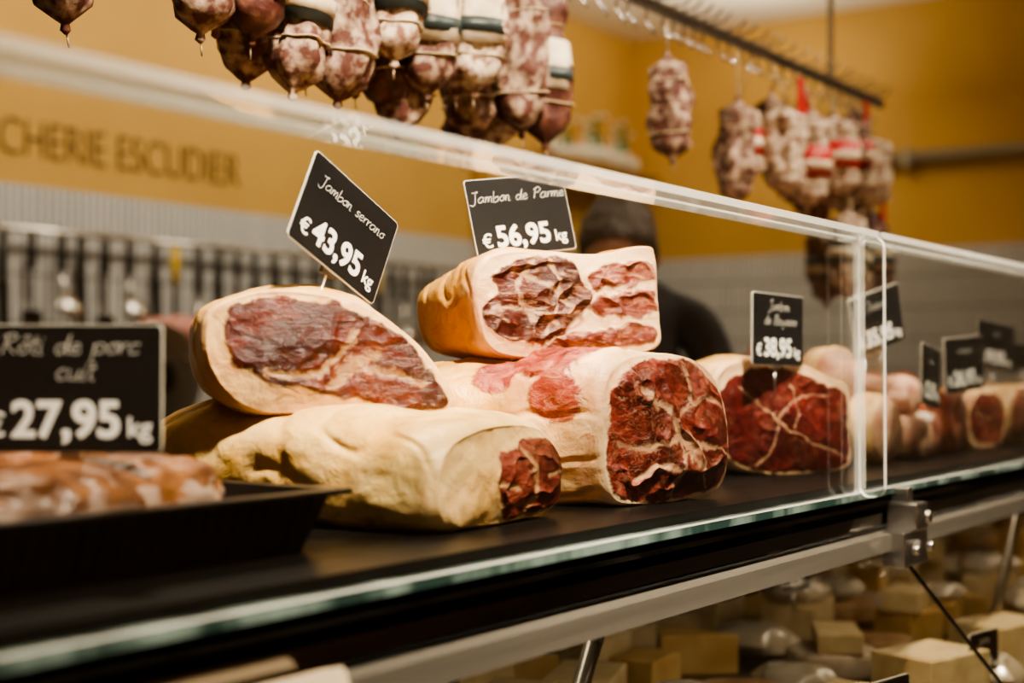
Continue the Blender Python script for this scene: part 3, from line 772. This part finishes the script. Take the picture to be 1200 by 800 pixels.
# utensil rail
k = MB(); M_wood = mat('handle_black', (.015, .014, .013), .4)
UY = WY-.07
k.cyl((2.2, UY, .42), (4.9, UY, .42), .010, 0, 12)
for xx in (2.3, 3.5, 4.7): k.cyl((xx, UY, .42), (xx, WY-.012, .42), .008, 0, 10)
x = 2.28; j = 0
while x < 4.6:
    j += 1; L = random.uniform(.18, .34)
    k.tube([(x, UY, .435), (x, UY-.02, .43), (x, UY-.02, .40)], .003, 0, 6)
    k.cyl((x, UY-.02, .405), (x, UY-.02, .405-L*.45), .014, 1 if j % 11 else 2, 10)
    if j % 3 == 0:
        k.lathe([(.006, 0), (.035, .012), (.042, .03), (.040, .032)], 18, 0, Matrix.Translation((x, UY-.03, .405-L)) @ Matrix.Rotation(1.2, 4, 'X'))
        k.cyl((x, UY-.02, .405-L*.45), (x, UY-.02, .405-L), .006, 0, 8)
    elif j % 3 == 1:
        k.prism([(x-.022, .405-L*.45), (x+.022, .405-L*.45), (x+.026, .405-L), (x-.005, .405-L-.05)], UY-.022, UY-.019, 1)
    else:
        k.cyl((x, UY-.02, .405-L*.45), (x, UY-.02, .405-L), .006, 1, 8)
        k.box(x-.035, x+.035, UY-.023, UY-.018, .405-L-.07, .405-L, 3)
    x += random.uniform(.06, .11)
k.obj('utensil_rail', [M_steel, M_wood, mat('handle_yellow', (.75, .50, .04), .4), M_darkst], loc=(0,0,ZC))

# back work counter with slicer
k = MB()
k.box(1.2, 5.6, 3.02, WY-.015, -.34, -.30, 0); k.box(1.25, 5.55, 3.08, WY-.015, -1.2, -.34, 1)
k.obj('back_work_counter', [M_steel, M_cab], loc=(0,0,ZC), bevel=.004)
k = MB()
k.box(2.60, 3.05, 3.12, 3.48, -.30, -.20, 0)
k.cyl((2.80, 3.20, -.02), (2.80, 3.17, -.02), .16, 0, 48)
k.cyl((2.80, 3.17, -.02), (2.80, 3.16, -.02), .05, 1, 24)
k.box(2.70, 2.90, 3.20, 3.34, -.20, .10, 0)
k.box(2.90, 3.12, 3.15, 3.40, .02, .045, 0)
k.cyl((2.96, 3.3, .045), (2.96, 3.3, .16), .012, 1, 12)
k.obj('meat_slicer', [M_steel, M_darkst], loc=(0,0,ZC), bevel=.004)
lump('cooked_ham', 2.93, 3.26, .045, .13, .08, .065, 5, 3.3, mat('pink_ham', (.60, .24, .22), .5, col2=(.70, .38, .34), scale=12), mat('pink_ham_top', (.60, .26, .22), .5), .5)

# wall shelf with bottles and jars
k = MB(); k.box(5.30, 6.2, WY-.26, WY-.012, .93, .96, 0)
for xx in (5.4, 6.1): k.box(xx, xx+.02, WY-.22, WY-.012, .85, .93, 0)
k.obj('wall_shelf', [mat('shelf_wood', (.30, .17, .05), .5)], loc=(0,0,ZC))
k = MB(); x = 5.36; j = 0
while x < 6.15:
    j += 1; h = random.uniform(.14, .26); r = random.uniform(.028, .038); T = Matrix.Translation((x, WY-.14, .96))
    k.lathe([(r, 0), (r, h*.55), (r*.4, h*.72), (r*.35, h)], 16, j % 3, T)
    k.lathe([(r*.45, h), (r*.45, h*1.08)], 12, 3, T)
    k.lathe([(r*1.02, h*.15), (r*1.02, h*.42)], 16, 3, T)
    x += .085
k.obj('bottle_row', [mat('bottle_green', (.06, .13, .05), .1), mat('bottle_amber', (.45, .22, .04), .1), mat('bottle_clear', (.35, .35, .25), .1), mat('bottle_label', (.65, .60, .48), .5)], loc=(0,0,ZC))

# ------------------------------------------------------------------ shop worker behind the counter
M_cloth = mat('dark_cloth', (.040, .040, .045), .8, col2=(.065, .065, .075), scale=15, bump=.4)
M_skin = mat('skin_tone', (.50, .28, .19), .5, sss=.1)
M_hair = mat('hair_grey_brown', (.045, .034, .026), .6, col2=(.17, .14, .12), scale=60, bump=.8, stretch=(3, 3, .6))
root = bpy.data.objects.new('shop_worker', None); COL.objects.link(root)
root.matrix_world = Matrix.Translation((2.80, 1.62, 0)) @ Matrix.Rotation(math.radians(-66), 4, 'Z')
def skinned(name, verts, edges, radii, m, rootv=0, sub=2):
    me = bpy.data.meshes.new(name); me.from_pydata(verts, edges, [])
    me.materials.append(m); o = bpy.data.objects.new(name, me); COL.objects.link(o)
    s = o.modifiers.new('skin', 'SKIN'); s.use_smooth_shade = True
    for i, r in enumerate(radii):
        rr = r if isinstance(r, tuple) else (r, r)
        me.skin_vertices[0].data[i].radius = rr
    me.skin_vertices[0].data[rootv].use_root = True
    sd = o.modifiers.new('sub', 'SUBSURF'); sd.levels = sub; sd.render_levels = sub
    o.parent = root
    return o
bv = [(0,0,.93),(0,-.01,1.08),(0,-.05,1.22),(0,-.09,1.33),(0,-.13,1.39),
      (.17,-.08,1.30),(.235,-.10,1.06),(.15,-.30,.99),(-.17,-.08,1.30),(-.235,-.10,1.06),(-.15,-.30,.99),
      (.09,0,.86),(.10,-.02,.49),(.10,.03,.10),(.10,-.10,.045),(-.09,0,.86),(-.10,-.02,.49),(-.10,.03,.10),(-.10,-.10,.045)]
be = [(0,1),(1,2),(2,3),(3,4),(3,5),(5,6),(6,7),(3,8),(8,9),(9,10),(0,11),(11,12),(12,13),(13,14),(0,15),(15,16),(16,17),(17,18)]
br = [(.15,.11),(.145,.105),(.155,.11),(.10,.08),.055,.062,.048,.036,.062,.048,.036,.085,.06,.045,.04,.085,.06,.045,.04]
skinned('body_clothed', bv, be, br, M_cloth)
for sgn in (1, -1):
    w = Vector((.15*sgn, -.30, .99)); hv = [tuple(w), tuple(w+Vector((-.01*sgn, -.045, -.006))), tuple(w+Vector((-.015*sgn, -.085, -.012)))]
    he = [(0,1),(1,2)]; hr = [.026, .028, .024]
    for q, (dx, ln) in enumerate(((-.030, .060), (-.010, .072), (.010, .068), (.028, .052))):
        b0 = w + Vector((-.015*sgn + dx*.8, -.080, -.012))
        p1 = b0 + Vector((dx*.2, -ln*.45, -.004)); p2 = p1 + Vector((0, -ln*.35, -.018)); p3 = p2 + Vector((0, -ln*.2, -.018))
        n = len(hv); hv += [tuple(p1), tuple(p2), tuple(p3)]; he += [(2, n), (n, n+1), (n+1, n+2)]; hr += [.0095, .009, .0075]
    t1 = w + Vector((-.042*sgn, -.055, -.012)); t2 = t1 + Vector((-.016*sgn, -.028, -.010)); n = len(hv)
    hv += [tuple(t1), tuple(t2)]; he += [(1, n), (n, n+1)]; hr += [.012, .009]
    skinned('hand', hv, he, hr, M_skin)
def head_pt(a, t):
    ct, s = math.cos(t), math.sin(t)
    x = .075 * s * math.cos(a); y = .095 * s * math.sin(a); z = .118 * ct
    if z < 0: x *= 1 - .28 * (-z/.118); y *= 1 - .12 * (-z/.118)
    def g(cx, cz, sx, sz): return math.exp(-((x-cx)/sx)**2 - ((z-cz)/sz)**2) if y < 0 else 0
    y -= .024 * g(0, -.022, .012, .022) + .006 * g(0, .022, .05, .010)
    y += .008 * g(.03, .003, .016, .012) + .008 * g(-.03, .003, .016, .012)
    y -= .006 * g(0, -.062, .024, .008) + .008 * g(0, -.095, .022, .014)
    return (x, y, z)
hb = MB(); nu, nv = 64, 48
vs = [head_pt(2*math.pi*k/nu, math.pi*(i+.01)/(nv+.02)) for i in range(nv+1) for k in range(nu)]
fs = [(i*nu+k, i*nu+(k+1) % nu, (i+1)*nu+(k+1) % nu, (i+1)*nu+k) for i in range(nv) for k in range(nu)]
hb.add(vs, fs, 0, True)
for sgn in (1, -1):
    hb.lathe([(.004, 0), (.018, .004), (.022, .010), (.016, .016), (.006, .012)], 16, 0, Matrix.Translation((sgn*.070, .005, -.01)) @ Matrix.Rotation(sgn*1.4, 4, 'Y') @ Matrix.Diagonal((1.4, .8, 1, 1)))
    hb.lathe([(.001, -.011), (.008, -.008), (.011, 0), (.008, .008), (.001, .011)], 14, 2, Matrix.Translation((sgn*.03, -.078, .003)))
    hb.box(sgn*.03-.018, sgn*.03+.018, -.098, -.088, .022, .028, 1)
hb.box(-.022, .022, -.096, -.088, -.066, -.062, 3)
hv = []; hf = []
for i in range(30):
    for k in range(nu):
        a = 2*math.pi*k/nu; front = max(0, -math.sin(a))
        tm = math.pi * (.66 - .36 * front ** .6)
        t = tm * (i + .01) / 29
        p = Vector(head_pt(a, t))
        f = 1.13 + .10 * noise.noise(p * 40) - (.08 if i == 29 else 0)
        p = Vector((p.x*f*1.02, p.y*f if p.y > 0 else p.y*1.08, p.z*f + .004))
        hv.append(tuple(p))
for i in range(29):
    for k in range(nu): hf.append((i*nu+k, i*nu+(k+1) % nu, (i+1)*nu+(k+1) % nu, (i+1)*nu+k))
hb.add(hv, hf, 1, True)
ho = hb.obj('head', [M_skin, M_hair, mat('eye_white', (.8, .8, .78), .2), mat('lips', (.45, .16, .13), .4)], parent=root)
ho.matrix_parent_inverse = Matrix()
ho.matrix_local = Matrix.Translation((0, -.18, 1.455)) @ Matrix.Rotation(math.radians(30), 4, 'X')

# ------------------------------------------------------------------ lights
def area(name, loc, target, size, power, col=(1, .80, .58), sy=None, spread=180):
    l = bpy.data.lights.new(name, 'AREA'); l.energy = power; l.size = size; l.color = col
    l.spread = math.radians(spread)
    if sy: l.shape = 'RECTANGLE'; l.size_y = sy
    o = bpy.data.objects.new(name, l); COL.objects.link(o); o.location = loc
    o.rotation_euler = (Vector(target) - Vector(loc)).to_track_quat('-Z', 'Y').to_euler()
    return o
area('spot_lamp_counter', (.60, -.05, 2.75), (1.15, .85, 1.1), .12, 32, (1, .85, .64), spread=70)
area('spot_lamp_counter', (2.2, .0, 2.75), (2.0, .85, 1.1), .12, 17, (1, .85, .64), spread=70)
area('spot_lamp_counter', (1.5, 1.6, 2.8), (1.3, .8, 1.1), .16, 10, (1, .84, .62), spread=80)
area('spot_lamp_counter', (3.6, .2, 2.8), (3.4, .9, 1.1), .2, 10, spread=90)
for x, e in ((2.2, 31), (3.8, 26), (5.4, 12)): area('wall_washer_lamp', (x, 2.5, 2.85), (x+.1, WY, 1.4), .5, e, (1, .84, .64))
area('ceiling_panel_lamp', (2.0, -1.5, 2.85), (2.0, -1.0, 0), 1.6, 15, (1, .88, .72))
area('added_ceiling_fill', (5.6, 2.6, 2.45), (5.6, 2.6, 2.9), .5, 7, (1, .88, .72))  # fill light added to brighten the ceiling, no fixture there
area('case_strip_lamp', (2.6, .66, ZC-.175), (2.6, .85, ZC-.45), 4.6, 7, (1, .84, .62), sy=.02)
w = bpy.data.worlds.new('World'); scene.world = w; w.use_nodes = True
w.node_tree.nodes['Background'].inputs[0].default_value = (1, .85, .68, 1)
w.node_tree.nodes['Background'].inputs[1].default_value = .10
try:
    scene.view_settings.look = 'AgX - Medium High Contrast'
except Exception as ex: print('look', ex)

# ------------------------------------------------------------------ camera
cam = bpy.data.cameras.new('camera'); cam.lens = 50; cam.sensor_width = 36
cam.dof.use_dof = True; cam.dof.focus_distance = 1.36; cam.dof.aperture_fstop = 3.0
cam.clip_start = .02
co = bpy.data.objects.new('camera', cam); COL.objects.link(co)
co.location = (0, 0, ZC); co.rotation_euler = (math.radians(90 + 1.17), 0, math.radians(-55.3))
scene.camera = co
